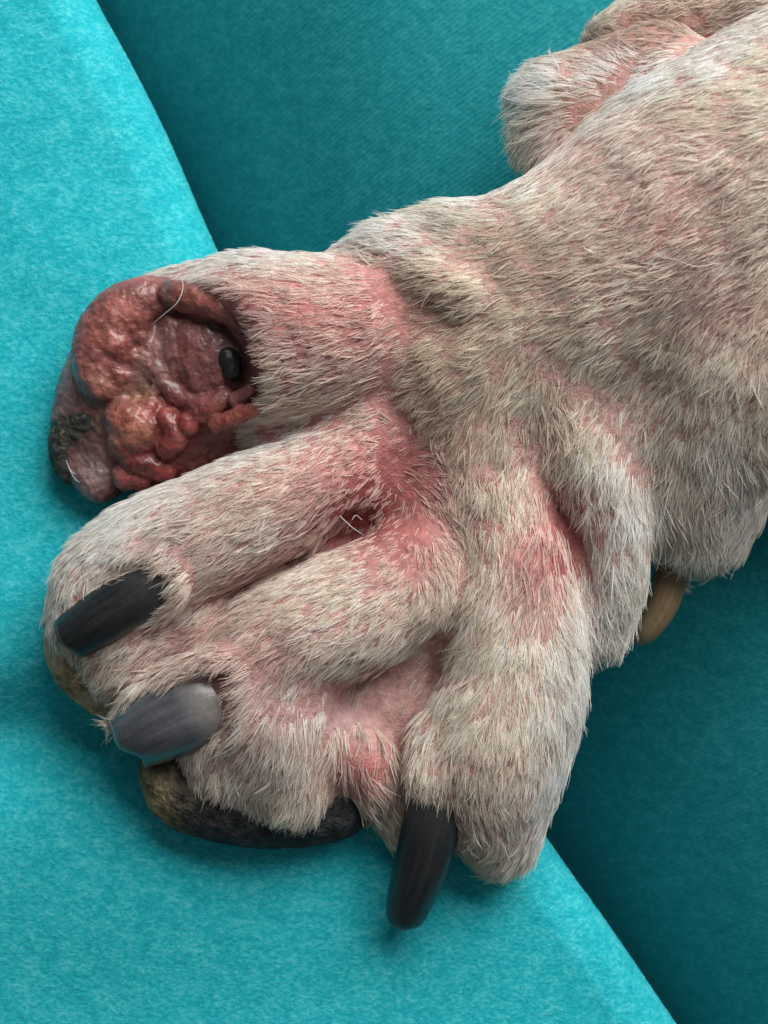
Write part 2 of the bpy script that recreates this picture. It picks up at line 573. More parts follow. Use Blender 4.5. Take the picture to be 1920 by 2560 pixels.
# chains of (px, py, z of the axis, radius); each also combs the fur along its direction
CHAINS = [
    # name, blend, points
    ('leg',   80, [(2750, 120, 150, 420), (1920, 480, 140, 400), (1560, 680, 130, 330), (1280, 840, 110, 270), (1150, 920, 105, 240)]),
    ('lobe',  90, [(2700, 760, 110, 380), (1960, 830, 130, 340), (1790, 1030, 125, 245), (1745, 1275, 85, 150)]),
    ('back',  80, [(1300, 850, 130, 200), (1215, 1040, 125, 185), (1190, 1230, 130, 155)]),
    ('toe4',  60, [(1190, 1050, 110, 170), (1225, 1250, 135, 158), (1270, 1450, 145, 168), (1285, 1680, 160, 176), (1235, 1860, 150, 184), (1225, 1980, 114, 154), (1245, 2080, 82, 106)]),
    ('brow',  30, [(1120, 1850, 170, 95), (1095, 1920, 195, 82), (1095, 1955, 195, 72)]),
    ('flap',  44, [(1330, 900, 150, 180), (1430, 1080, 175, 140), (1520, 1270, 175, 98), (1542, 1420, 155, 76), (1515, 1560, 115, 62)]),
    ('meta1', 40, [(1500, 640, 140, 240), (1090, 745, 130, 190), (980, 770, 120, 185)]),
    ('toe1',  26, [(960, 830, 120, 175), (880, 835, 150, 195), (720, 850, 155, 212), (600, 870, 140, 208), (540, 890, 115, 195)]),
    ('toe1b', 30, [(640, 790, 110, 160), (480, 775, 75, 112), (415, 780, 62, 95)]),
    ('web12', 40, [(1000, 1010, 130, 110), (860, 1050, 100, 110), (700, 1080, 60, 90)]),
    ('toe2',  22, [(925, 1100, 150, 110), (800, 1205, 170, 132), (620, 1285, 180, 146), (440, 1375, 165, 158), (300, 1460, 135, 155), (266, 1535, 110, 145)]),
    ('toe2b', 30, [(330, 1570, 100, 150), (325, 1625, 90, 140)]),
    ('toe2c', 40, [(500, 1540, 100, 115), (400, 1655, 80, 110)]),
    ('ridge', 40, [(950, 1050, 140, 100), (1050, 1130, 150, 90), (1078, 1250, 160, 82), (1065, 1370, 172, 104), (1020, 1450, 180, 140)]),
    ('toe3',  20, [(1030, 1440, 175, 145), (880, 1530, 185, 160), (720, 1600, 180, 152), (590, 1690, 150, 138)]),
    ('toe3b', 50, [(700, 1640, 150, 150), (690, 1800, 140, 165), (720, 1920, 110, 140)]),
    ('toe3c', 50, [(560, 1760, 120, 135), (590, 1890, 90, 140)]),
    ('bump',  40, [(800, 1830, 135, 85), (905, 1880, 135, 84), (925, 1935, 120, 76)]),
    ('web',   12, [(1070, 1600, 50, 100), (1000, 1740, 45, 105), (955, 1860, 45, 100), (985, 1960, 45, 88), (1010, 2050, 35, 66)]),
    ('web2',  30, [(840, 1730, 40, 105), (930, 1750, 45, 100)]),
    ('knuckle', 60, [(900, 720, 120, 100), (1000, 655, 140, 100), (1120, 640, 140, 130)]),
    ('crest', 44, [(985, 640, 190, 80), (1070, 690, 275, 60), (1180, 745, 325, 45)]),
    ('fold',  22, [(600, 1650, 285, 34), (628, 1735, 278, 36), (600, 1815, 258, 34), (530, 1872, 205, 32)]),
    ('fold',  22, [(560, 1640, 285, 32), (450, 1684, 250, 34), (345, 1748, 190, 34), (300, 1785, 150, 28)]),
    ('fold',  18, [(335, 1385, 280, 28), (420, 1395, 295, 30), (455, 1445, 290, 32), (425, 1505, 262, 30), (330, 1568, 225, 28), (260, 1625, 180, 26)]),
    ('valley', 70, [(1450, 850, 150, 170), (1590, 1060, 130, 140), (1655, 1240, 95, 105)]),
    ('fill',  30, [(1420, 1330, 80, 110), (1450, 1540, 70, 95)]),
    ('palm',  40, [(700, 1050, 40, 130), (900, 1180, 60, 150), (1050, 1250, 60, 160), (1100, 1500, 50, 150), (700, 1550, 30, 130)]),
    ('palm2', 40, [(890, 1300, 0, 120), (700, 1400, 40, 122), (500, 1480, 40, 110)]),
    ('carpal', 44, [(1425, 275, 10, 138), (1640, 225, 50, 160)]),
    ('carpal2', 40, [(1385, 350, 20, 95), (1480, 420, 20, 120)]),
    ('behind', 10, [(1575, 122, -110, 112), (1800, 10, -80, 160), (2300, -200, -60, 220)]),
    ('stump',  30, [(1660, 1290, 50, 80), (1690, 1400, 40, 45)]),
]
LES = (362, 962, 345, 292)       # the raw end of the first toe is scooped out here

body = Field((-940, -1050, -380), (2150, 1550, 640), 7.0)
for nm, k, pts in CHAINS:
    body.add(pts, k)
    if nm == 'toe1b':
        body.sub([LES], 55)            # before its neighbours join, so that only this toe is opened
body.sub([(890, 1308, 215, 40), (840, 1335, 200, 26)], 34)       # the small pit between the two middle toes
body.sub([(950, 650, 335, 24), (1005, 800, 352, 26), (1040, 950, 345, 26), (1095, 1100, 335, 26), (1135, 1250, 322, 26), (1150, 1420, 318, 26)], 46)      # the groove behind the knuckles
bv, bq = body.polygons()
bn = normals_of(bv, bq)
if (bn[bv[:, 2] > 300, 2]).mean() < 0:
    bq = bq[:, ::-1]
    bn = -bn
bv = bv + bn * (fbm(bv, 60, 2, 5) * 3.0)[:, None]
bpx, bqy = to_px(bv)

# top height over the photo, for seating claws on the surface
GX, GY = 24, 24
TOP = np.full((140, 150), -400.0)
ii, jj = np.clip((bpx / GX).astype(int) + 10, 0, 139), np.clip((bqy / GY).astype(int) + 10, 0, 149)
np.maximum.at(TOP, (ii, jj), bv[:, 2])
def topz(px, py):
    return TOP[int(px / GX) + 10, int(py / GY) + 10]

SK_PINK, SK_RED, SK_DEEP, SK_MAUVE, SK_TAN, SK_DARK = (0.49, 0.30, 0.28), (0.40, 0.15, 0.145), (0.26, 0.055, 0.055), (0.42, 0.30, 0.31), (0.34, 0.23, 0.18), (0.05, 0.045, 0.045)
skin_blobs = [
    (1700, 700, 500, 500, 0, 0.6, SK_TAN), (1150, 800, 200, 260, 0, 0.5, SK_TAN),
    (1800, 720, 130, 80, 0, 0.5, SK_RED), (1650, 560, 120, 90, 0, 0.4, SK_RED),
    (700, 760, 220, 120, 10, 0.9, SK_RED), (930, 790, 120, 130, 0, 0.85, SK_RED), (640, 930, 150, 130, 0, 0.8, SK_RED),
    (960, 1160, 200, 170, 0, 1.0, SK_RED), (1010, 1330, 120, 130, 0, 1.0, SK_RED), (900, 1270, 90, 80, 0, 1.0, SK_DEEP), (800, 1330, 200, 50, -25, 0.9, SK_DEEP),
    (640, 1430, 220, 40, -25, 0.9, SK_DEEP), (700, 1200, 140, 80, -25, 0.6, SK_RED),
    (1360, 1380, 110, 170, 20, 1.0, SK_RED), (1420, 1360, 50, 120, 10, 0.7, SK_DEEP),
    (760, 1620, 150, 120, 0, 0.4, SK_RED), (905, 1940, 90, 75, 0, 0.9, (0.62, 0.22, 0.20)), (950, 1770, 120, 100, 0, 0.8, (0.55, 0.34, 0.32)),
    (860, 1790, 60, 60, 0, 0.6, SK_MAUVE), (540, 1560, 180, 40, -25, 0.5, SK_RED), (420, 1620, 160, 60, -20, 0.6, SK_MAUVE),
    (640, 1900, 200, 90, 0, 0.6, SK_MAUVE), (1250, 2060, 120, 100, 0, 0.5, SK_MAUVE),
    (1570, 90, 180, 70, -20, 0.8, (0.42, 0.20, 0.16)), (1460, 330, 100, 120, 40, 0.7, (0.52, 0.26, 0.22)), (1270, 430, 60, 40, 0, 0.8, (0.5, 0.2, 0.17)),
    (555, 1740, 30, 70, 0, 0.9, (0.16, 0.07, 0.04)), (520, 1830, 70, 22, -35, 0.9, (0.12, 0.06, 0.04)), (540, 1690, 40, 30, 20, 0.9, (0.14, 0.07, 0.05)),
    (600, 905, 40, 80, 0, 0.8, (0.16, 0.06, 0.06)),
    (380, 1425, 60, 40, 0, 0.7, SK_DARK), (1130, 2030, 70, 60, 0, 0.5, SK_DARK),
    (450, 1985, 130, 60, 35, 0.9, (0.18, 0.15, 0.10)), (180, 1660, 60, 120, -30, 0.7, (0.40, 0.30, 0.14)),
]
skin_col = paint(bpx, bqy, SK_PINK, skin_blobs) * (1 + 0.12 * fbm(bv, 90, 3, 31))[:, None]
body_obj = mesh_obj('body', bv, bq, M_skin, dog, np.clip(skin_col, 0.01, 0.95))

# ------------------------------------------------------------------ fur
GUIDES = []                       # (px, py, dx, dy, weight)
combed = {'back', 'leg', 'toe1', 'toe1b', 'toe2', 'toe3', 'toe4', 'flap', 'meta1', 'toe3b'}
for nm, k, pts in CHAINS:
    if nm not in combed:
        continue
    for a, b in zip(pts[:-1], pts[1:]):
        a, b = np.array(a[:2], float), np.array(b[:2], float)
        L = np.linalg.norm(b - a)
        for t in np.arange(0.15, 1, max(0.12, 90 / L)):
            p = a + (b - a) * t
            GUIDES.append((p[0], p[1], *((b - a) / L), 0.7))
for g in [
    (1850, 620, -.7, .7), (1700, 520, -.8, .5), (1500, 420, -.95, .15), (1700, 250, -1, .15), (1880, 120, -1, .2), (1350, 620, -.95, .25), (1750, 850, -.5, .85), (1600, 950, -.5, .85),
    (1850, 1000, -.25, .97), (1750, 1150, -.2, 1), (1700, 1350, -.1, 1), (1820, 1300, .1, 1), (1880, 1150, .25, .97), (1660, 1150, -.3, .95), (1640, 1400, .2, 1),
    (1500, 1000, -.45, .9), (1450, 1150, -.4, .9), (1420, 1250, -.4, .9), (1480, 1400, -.25, .95), (1570, 1250, .3, .95), (1590, 1400, .25, .95), (1500, 1560, .1, 1), (1560, 1480, .2, 1),
    (1330, 950, -.75, .65), (1200, 900, -.85, .5), (1150, 1000, -.7, .7), (1110, 850, -.9, .45), (1060, 780, -.9, .4), (1200, 1100, -.55, .85), (1180, 1250, -.5, .85), (1180, 1450, -.6, .8), (1150, 1620, -.7, .7),
    (1060, 620, -.85, -.1), (1000, 600, -.75, -.3), (900, 620, -.8, -.3), (750, 640, -.85, -.3), (600, 660, -.9, -.3), (450, 680, -.95, -.25), (560, 730, -.95, .05), (700, 700, -.95, -.05), (880, 720, -.9, .2),
    (1120, 560, -.85, -.25), (1200, 500, -.85, -.3), (1290, 430, -.8, -.3),
    (650, 880, -1, .05), (650, 980, -.9, .4), (650, 1050, -.85, .5), (560, 1030, -.85, .5), (800, 950, -.95, .25), (880, 880, -.95, .2),
    (700, 1120, -.9, .35), (560, 1160, -.92, .35), (420, 1200, -.9, .4), (300, 1260, -.85, .45), (220, 1330, -.8, .5), (160, 1450, -.5, .85), (140, 1560, -.1, 1), (500, 1330, -.9, .4), (420, 1470, -.85, .5), (480, 1550, -.85, .5), (350, 1640, -.7, .65), (300, 1700, -.6, .7), (420, 1640, -.75, .6),
    (900, 1130, -.6, .3), (820, 1260, -.6, .6), (1000, 1130, .3, -.3), (1060, 1200, .8, .1), (1100, 1300, .75, .5), (1090, 1420, .5, .85), (960, 1360, -.6, .5), (1000, 1280, -.3, .4),
    (880, 1420, -.9, .35), (750, 1450, -.9, .35), (620, 1520, -.92, .35), (560, 1600, -.85, .4), (640, 1660, -.7, .6), (560, 1760, -.6, .6), (620, 1840, -.45, .85), (700, 1750, -.3, .95), (780, 1700, -.55, .8), (760, 1850, -.25, .95), (830, 1960, 0, 1), (900, 2000, .25, .95), (950, 1960, .5, .85), (700, 1950, -.2, .98), (560, 1930, -.4, .9),
    (1000, 1560, -.65, .75), (920, 1640, -.75, .65), (1080, 1540, -.6, .8), (840, 1680, -.7, .7),
    (1250, 1600, -.3, .95), (1150, 1750, -.5, .85), (1100, 1850, -.4, .9), (1060, 1980, -.2, 1), (1300, 1750, -.1, 1), (1430, 1700, .2, 1), (1400, 1900, .2, .97), (1250, 1950, -.15, 1), (1350, 2050, .1, 1), (1280, 2130, -.2, .95), (1470, 1600, .2, 1),
    (1350, 1350, -.35, .95), (1300, 1500, -.35, .95), (1420, 1500, .1, 1),
    (1330, 200, -.75, -.2), (1300, 290, -.85, .35), (1400, 150, -.6, -.5), (1550, 150, -.6, -.55), (1480, 250, -.9, -.1), (1400, 350, -.7, .5), (1340, 400, -.5, .6), (1700, 60, -.9, .1), (1560, 40, -.7, .1),
]:
    GUIDES.append((*g, 1.6))
G = np.array(GUIDES)
G[:, 2:4] /= np.linalg.norm(G[:, 2:4], axis=1, keepdims=True)

def comb(px, py):
    out = np.zeros((len(px), 2))
    for i in range(0, len(px), 20000):
        d2 = (px[i:i + 20000, None] - G[None, :, 0]) ** 2 + (py[i:i + 20000, None] - G[None, :, 1]) ** 2
        w = G[None, :, 4] / (d2 + 35 ** 2) ** 1.7
        out[i:i + 20000] = w @ G[:, 2:4]
    return out / np.maximum(np.linalg.norm(out, axis=1, keepdims=True), 1e-12)

FUR_TAN, FUR_CREAM, FUR_WHITE, FUR_BROWN, FUR_GREY, FUR_PINK, FUR_RED = (0.64, 0.55, 0.43), (0.86, 0.77, 0.66), (0.95, 0.92, 0.87), (0.44, 0.33, 0.25), (0.70, 0.67, 0.64), (0.86, 0.71, 0.65), (0.72, 0.44, 0.41)
fur_blobs = [
    (450, 1400, 420, 240, -20, 0.6, FUR_PINK), (650, 1780, 300, 200, 0, 0.6, FUR_PINK), (1680, 600, 260, 260, 0, 0.45, FUR_PINK),
    (1300, 800, 300, 260, 0, 0.4, FUR_TAN), (1140, 980, 120, 300, -15, 0.7, FUR_TAN), (1080, 750, 90, 160, -15, 0.5, FUR_TAN), (1600, 420, 260, 160, -20, 0.5, FUR_PINK),
    (1800, 500, 140, 160, 0, 0.15, FUR_BROWN), (1350, 640, 200, 80, 10, 0.2, FUR_BROWN), (1100, 1150, 80, 200, 0, 0.3, FUR_BROWN),
    (1200, 620, 140, 60, 20, 0.4, FUR_BROWN),
    (650, 640, 330, 60, -12, 1.0, FUR_WHITE), (1000, 590, 160, 60, 10, 0.9, FUR_WHITE), (1230, 470, 130, 50, -35, 0.8, FUR_WHITE),
    (1350, 180, 110, 130, 0, 1.0, FUR_WHITE), (1800, 110, 240, 60, -24, 1.0, FUR_WHITE), (1500, 300, 220, 40, -38, 0.6, FUR_WHITE), (1550, 160, 150, 50, 0, 0.9, FUR_WHITE),
    (1650, 70, 260, 55, -10, 0.8, (0.40, 0.30, 0.24)), (1620, 360, 200, 60, 0, 0.4, FUR_PINK),
    (700, 800, 260, 130, 0, 0.8, FUR_PINK), (920, 760, 100, 120, 0, 0.5, FUR_PINK),
    (300, 1250, 220, 130, -25, 0.8, FUR_WHITE), (200, 1450, 100, 160, 10, 0.6, FUR_WHITE), (620, 1130, 230, 50, -18, 0.6, FUR_WHITE),
    (960, 1180, 150, 150, 0, 0.7, FUR_PINK), (1010, 1330, 120, 110, 0, 0.6, FUR_PINK),
    (600, 1700, 150, 130, 0, 0.5, FUR_PINK), (790, 1740, 70, 60, 0, 0.6, FUR_WHITE), (700, 1880, 150, 80, 0, 0.4, FUR_GREY), (870, 1660, 180, 60, -20, 0.4, FUR_GREY),
    (700, 1480, 250, 60, -20, 0.5, FUR_CREAM), (1360, 1380, 100, 150, 10, 0.6, FUR_PINK),
    (1530, 1350, 90, 260, 10, 0.95, FUR_WHITE), (1430, 1750, 95, 280, 8, 1.0, FUR_WHITE), (1380, 2000, 70, 120, 15, 0.8, FUR_WHITE),
    (1250, 1750, 130, 160, 0, 0.5, FUR_CREAM), (1270, 1990, 90, 100, 0, 0.5, FUR_PINK),
    (1850, 1220, 70, 220, -12, 0.9, FUR_GREY), (1740, 1350, 130, 110, 0, 0.7, FUR_GREY), (1700, 1100, 120, 150, 0, 0.4, FUR_GREY),
    (780, 800, 230, 120, 8, 0.55, FUR_RED), (920, 800, 90, 120, 0, 0.5, FUR_RED), (640, 740, 120, 50, 10, 0.4, FUR_RED), (950, 1160, 150, 110, 0, 0.8, FUR_RED), (1030, 1320, 90, 140, 0, 0.8, FUR_RED), (880, 1270, 110, 90, 0, 0.8, FUR_RED), (760, 1200, 110, 60, -20, 0.5, FUR_RED),
    (680, 1620, 140, 80, -15, 0.4, FUR_RED), (1350, 1370, 85, 150, 15, 0.75, FUR_RED), (915, 1920, 90, 70, 0, 0.6, FUR_RED), (700, 1400, 200, 35, -25, 0.7, FUR_RED), (530, 1560, 120, 30, -25, 0.5, FUR_RED),
    (1830, 750, 120, 80, 0, 0.4, FUR_RED), (1690, 540, 110, 80, 0, 0.3, FUR_RED), (1460, 340, 80, 90, 40, 0.4, FUR_RED), (1600, 110, 160, 40, -15, 0.4, FUR_RED),
    (380, 1430, 50, 40, 0, 0.5, (0.2, 0.18, 0.16)), (1130, 2010, 60, 40, 0, 0.3, (0.3, 0.28, 0.26)),
]
density_blobs = [                 # 1 = full coat
    (960, 1150, 150, 120, 0, 0.5, 0.5), (1010, 1310, 110, 120, 0, 0.5, 0.5), (900, 1270, 60, 60, 0, 0.8, 0.25),
    (1350, 1370, 85, 140, 15, 0.6, 0.35), (1415, 1350, 40, 110, 10, 0.8, 0.1),
    (985, 1740, 120, 160, 20, 1.0, 0.0), (920, 1890, 90, 80, 0, 0.9, 0.15), (860, 1760, 70, 60, 0, 1.0, 0.0), (510, 752, 150, 46, 14, 1.0, 0.0), (600, 800, 40, 40, 0, 0.8, 0.1),
    (660, 900, 200, 200, 0, 0.35, 0.4), (880, 760, 120, 120, 0, 0.4, 0.4), (640, 760, 140, 60, 0, 0.4, 0.4),
    (420, 1620, 150, 45, -22, 0.5, 0.3), (600, 1780, 140, 120, 0, 0.6, 0.3), (700, 1620, 120, 80, 0, 0.4, 0.4),
    (560, 1740, 45, 90, 0, 0.8, 0.1), (1650, 560, 120, 60, 0, 0.3, 0.5),
    (470, 1985, 140, 70, 25, 1.0, 0.0), (170, 1680, 70, 130, -30, 0.9, 0.05), (200, 1600, 70, 60, -30, 0.5, 0.1),
    (1085, 2120, 70, 90, 15, 1.0, 0.0), (1030, 2250, 90, 90, 0, 1.0, 0.0),
    (1480, 380, 90, 60, -40, 0.3, 0.5), (1560, 80, 170, 60, -20, 0.4, 0.5), (1200, 2190, 90, 60, 0, 0.8, 0.1),
]
length_blobs = [
    (960, 1200, 150, 170, 0, 0.9, 30), (1010, 1330, 100, 120, 0, 0.9, 30), (700, 800, 250, 150, 0, 0.6, 52), (900, 780, 100, 140, 0, 0.7, 38),
    (1600, 500, 300, 200, 0, 0.4, 50), (1700, 60, 300, 80, 0, 0.8, 35), (1440, 1750, 90, 300, 0, 0.7, 95), (1530, 1400, 100, 220, 0, 0.7, 88), (1750, 1250, 200, 200, 0, 0.7, 90),
    (1320, 250, 90, 150, 0, 0.8, 95), (700, 1800, 200, 150, 0, 0.6, 85), (830, 1970, 120, 60, 0, 0.9, 90), (1250, 1700, 200, 250, 0, 0.5, 85), (1000, 560, 200, 60, 0, 0.5, 80), (330, 1250, 160, 60, -20, 0.6, 80),
    (620, 800, 90, 90, 0, 0.8, 36), (200, 1500, 120, 180, 0, 0.7, 45), (420, 1620, 150, 60, -20, 0.6, 50),
]

dens = paint(bpx, bqy, 1.0, density_blobs)
lesc = W(*LES[:3])
dl = np.linalg.norm(bv - lesc, axis=1) - LES[3] * (H - LES[2]) / H
dens = np.where((dl < 26) & (bv[:, 2] < 330) & (bqy < 1215 - (bpx - 243) * 0.42), 0.0, dens)                       # the scooped raw end grows none
dens *= (bn[:, 2] > -0.55) * (bpx < 2260) * (bqy > -330)
dens *= np.clip((bv[:, 2] + 330) / 100, 0, 1)
dens *= 1 + 0.16 * fbm(bv, 45, 2, 77)
dens = np.clip(dens, 0, 1.5)

def grow(n_clumps, per, len_mul, rad, spread, clump, lift_mu, jitter, light):
    f, wt = sample_faces(bv, bq, n_clumps, dens)
    p0, n0 = lerp(bv, bq, f, wt), lerp(bn, bq, f, wt)
    n0 /= np.linalg.norm(n0, axis=1, keepdims=True)
    px, py = to_px(p0)
    d2 = comb(px, py)
    # slow wander of the comb direction
    wa = 0.20 * fbm(p0, 140, 2, 41) + RNG.normal(0, jitter, n_clumps)
    c, s = np.cos(wa), np.sin(wa)
    d2 = np.stack([d2[:, 0] * c - d2[:, 1] * s, d2[:, 0] * s + d2[:, 1] * c], 1)
    t = np.stack([d2[:, 0], -d2[:, 1], np.zeros(n_clumps)], 1)
    t = t - n0 * (t * n0).sum(1, keepdims=True)
    tl = np.linalg.norm(t, axis=1, keepdims=True)
    t = t / np.maximum(tl, 1e-6)
    b = np.cross(n0, t)
    L = paint(px, py, 54.0, length_blobs) * len_mul * RNG.uniform(0.75, 1.2, n_clumps)
    colr = paint(px, py, FUR_CREAM, fur_blobs) * light
    colr *= (1 + 0.16 * fbm(p0, 70, 3, 91))[:, None] * RNG.normal(1.0, 0.10, (n_clumps, 1))
    lift = np.abs(RNG.normal(lift_mu, 0.06, n_clumps))
    bend = RNG.normal(0, 0.10, n_clumps)
    N = n_clumps * per
    rep = lambda a: np.repeat(a, per, axis=0)
    p, nn, tt, bb, LL = rep(p0), rep(n0), rep(t), rep(b), rep(L)
    ou, ov = RNG.normal(0, spread, N), RNG.normal(0, spread, N)
    LL = LL * RNG.uniform(0.7, 1.15, N)
    lf = rep(lift) + RNG.normal(0, 0.05, N)
    bd = rep(bend) + RNG.normal(0, 0.06, N)
    sd = RNG.normal(0, 0.07, N)
    K = 5
    pts = np.zeros((N, K, 3))
    for k, s_ in enumerate(np.linspace(0, 1, K)):
        keep = 1 - clump * s_ ** 1.2
        u = LL * (s_ - 0.10 * s_ * s_) + ou * keep
        w = LL * (bd * s_ * s_ + sd * s_) + ov * keep
        h = LL * (lf * s_ - 0.62 * lf * s_ * s_) - 3.0 * (1 - s_)
        pts[:, k] = p + tt * u[:, None] + bb * w[:, None] + nn * h[:, None]
    rr = rad * RNG.uniform(0.5, 1.45, N)[:, None] * np.array([1.0, 1.0, 0.9, 0.7, 0.25])[None]
    cc = rep(colr) * RNG.normal(1.0, 0.15, (N, 1))
    return pts, rr, np.clip(cc, 0.02, 0.92)

def strays(rows):
    """single long hairs drawn point by point: list of 3 (px, py, z)"""
    P = np.array([[W(*p) for p in resample(np.array(r, float), 5)] for r in rows])
    rr = np.tile(np.array([1.0, 1.0, 0.95, 0.8, 0.3]), (len(rows), 1))
    return P, rr, np.full((len(rows), 3), 0.75)

parts = [grow(32000, 7, 1.12, 0.78, 5.0, 0.86, 0.11, 0.07, 1.0),
         grow(20000, 1, 0.9, 0.7, 2.0, 0.0, 0.10, 0.22, 0.92),
         grow(5000, 2, 1.3, 1.0, 4.0, 0.6, 0.24, 0.25, 1.06),
         strays([[(850, 1290, 300), (880, 1318, 310), (910, 1338, 300)], [(905, 1300, 260), (890, 1288, 290), (880, 1300, 310)], [(452, 690, 215), (452, 745, 260), (378, 812, 230)],
                 [(165, 1150, 110), (180, 1180, 100), (215, 1195, 105)], [(170, 1165, 110), (190, 1200, 100), (225, 1215, 105)],
                 [(290, 1820, 70), (262, 1850, 70), (250, 1866, 60)], [(300, 1810, 70), (285, 1835, 70), (270, 1856, 60)]])]
fur = curves_obj('fur', np.concatenate([a[0] for a in parts]), np.concatenate([a[1] for a in parts]), np.concatenate([a[2] for a in parts]), M_fur, body_obj)
fur['kind'] = 'stuff'

# ------------------------------------------------------------------ claws
def claw(name, path, mat, up=(0, 0, 1), squash=0.95, label=None, ragged=0.0, ns=40, nr=36):
    """path: (px, py, z, half width)"""
    p = np.array([[*W(x, y, z), r * (H - z) / H] for x, y, z, r in path])
    p = resample(p, ns)
    c, r = p[:, :3], p[:, 3]
    t = np.gradient(c, axis=0)
    t /= np.linalg.norm(t, axis=1, keepdims=True)
    up = np.array(up, float)
    v, cols = [], []
    for i in range(ns):
        side = np.cross(t[i], up); side /= np.linalg.norm(side)
        u = np.cross(side, t[i])
        for j in range(nr):
            a = 2 * math.pi * j / nr
            x, y = math.cos(a), math.sin(a)
            # a claw is a roof: broad flat back, pinched underside
            xx = x
            yy = y * (squash if y > 0 else squash * 1.1)
            wob = 1 + ragged * math.sin(3 * a + 1) * (i / ns) ** 4
            v.append(c[i] + side * xx * r[i] + u * yy * r[i] + t[i] * ragged * 110 * (math.sin(2 * a + .5) + 0.5 * math.sin(5 * a)) * max(0, i / ns - 0.75))
            cols.append((i / (ns - 1), j / nr, 0))
    faces = []
    for i in range(ns - 1):
        for j in range(nr):
            k = (j + 1) % nr
            faces.append((i * nr + j, i * nr + k, (i + 1) * nr + k, (i + 1) * nr + j))
    base = len(v)
    # close the tip with two inset rings so that the worn end is slightly hollow
    for q, (f, d) in enumerate(((0.93, 0.03), (0.80, -0.20), (0.45, -0.30), (0.02, -0.34))):
        for j in range(nr):
            pt = v[(ns - 1) * nr + j]
            v.append(c[-1] + (pt - c[-1]) * f + t[-1] * r[-1] * d)
            cols.append((1.0 if q else 0.99, j / nr, 0))
    rows = [(ns - 1) * nr] + [base + q * nr for q in range(4)]
    for a_, b_ in zip(rows[:-1], rows[1:]):
        for j in range(nr):
            k = (j + 1) % nr
            faces.append((a_ + j, a_ + k, b_ + k, b_ + j))
    v = np.array(v)
    o = mesh_obj(name, v, faces, mat, dog, np.array(cols))
    if label:
        o['label'] = label
    return o

z2 = topz(300, 1500)
claw('claw', [(430, 1425, z2 - 30, 54), (358, 1474, z2 - 28, 70), (270, 1532, z2 - 38, 72), (205, 1576, z2 - 60, 64), (184, 1590, z2 - 72, 60)], M_claw_dark,
     label='short dark grey claw lying on the second toe', ragged=0.25)
z3 = topz(470, 1740)
claw('claw', [(570, 1726, z3 - 95, 84), (515, 1752, z3 - 56, 106), (440, 1787, z3 - 54, 104), (378, 1820, z3 - 80, 94), (342, 1839, z3 - 104, 82)], M_claw_grey,
     label='pale grey shiny claw with a chipped end', ragged=0.8, up=(-0.15, -0.1, 1))
claw('claw', [(1118, 1930, 150, 60), (1092, 2010, 190, 74), (1057, 2150, 165, 70), (1028, 2240, 122, 60), (1014, 2285, 98, 50), (1009, 2302, 88, 38)], M_claw_dark,
     label='long black claw pointing down past the cushion edge', squash=0.95, ragged=0.15)
claw('claw', [(1700, 1370, 60, 44), (1684, 1423, 50, 44), (1656, 1511, 30, 40), (1620, 1574, 10, 30), (1594, 1602, -10, 18)], M_claw_tan,
     label='tan dewclaw hanging below the leg')

# ------------------------------------------------------------------ pads
def blob_mesh(name, chains, mat, parent, vox, k, color_fn, disp=0.0, dscale=20, label=None, flat=1.0):
    P = [W(*p[:3]) for c in chains for p in c[1]]
    Rm = max(p[3] for c in chains for p in c[1]) + 30
    f = Field(np.min(P, 0) - Rm, np.max(P, 0) + Rm, vox, 60)
    for c in chains:
        f.add(c[1], c[0] if c[0] else k, 12, flat)
    v, q = f.polygons()
    n = normals_of(v, q)
    cen = np.mean(P, 0)
    if ((v - cen) * n).sum(1).mean() < 0:
        q = q[:, ::-1]; n = -n
    if disp:
        v = v + n * (fbm(v, dscale, 3, 13) * disp)[:, None]
    px, py = to_px(v)
    o = mesh_obj(name, v, q, mat, parent, np.clip(color_fn(px, py, v), 0.004, 0.95))
    if label:
        o['label'] = label
    return o

PAD_BLACK, PAD_YEL = (0.022, 0.023, 0.025), (0.25, 0.19, 0.095)
blob_mesh('pad', [(30, [(435, 1925, 70, 88), (480, 1975, 60, 105), (640, 2000, 60, 118), (800, 2005, 55, 105), (860, 2000, 50, 85)])], M_pad, dog, 5, 20,
          lambda px, py, v: paint(px, py, PAD_BLACK, [(370, 1980, 45, 150, -25, 0.9, PAD_YEL), (470, 1930, 110, 60, 20, 0.5, (0.16, 0.13, 0.08))]) * (1 + 0.9 * np.clip(fbm(v, 22, 3, 61), -0.9, 2))[:, None], 2.2, 18, 'black toe pad with a yellowish dry edge')
blob_mesh('pad', [(30, [(202, 1545, 60, 92), (218, 1640, 60, 98), (280, 1712, 55, 88)])], M_pad, dog, 5, 20,
          lambda px, py, v: paint(px, py, (0.33, 0.26, 0.15), [(190, 1690, 80, 90, 0, 0.8, PAD_YEL), (140, 1520, 40, 120, 0, 0.8, (0.5, 0.45, 0.40))]) * (1 + 0.5 * np.clip(fbm(v, 20, 3, 62), -0.9, 2))[:, None], 2.2, 18, 'yellowish scaly toe pad')

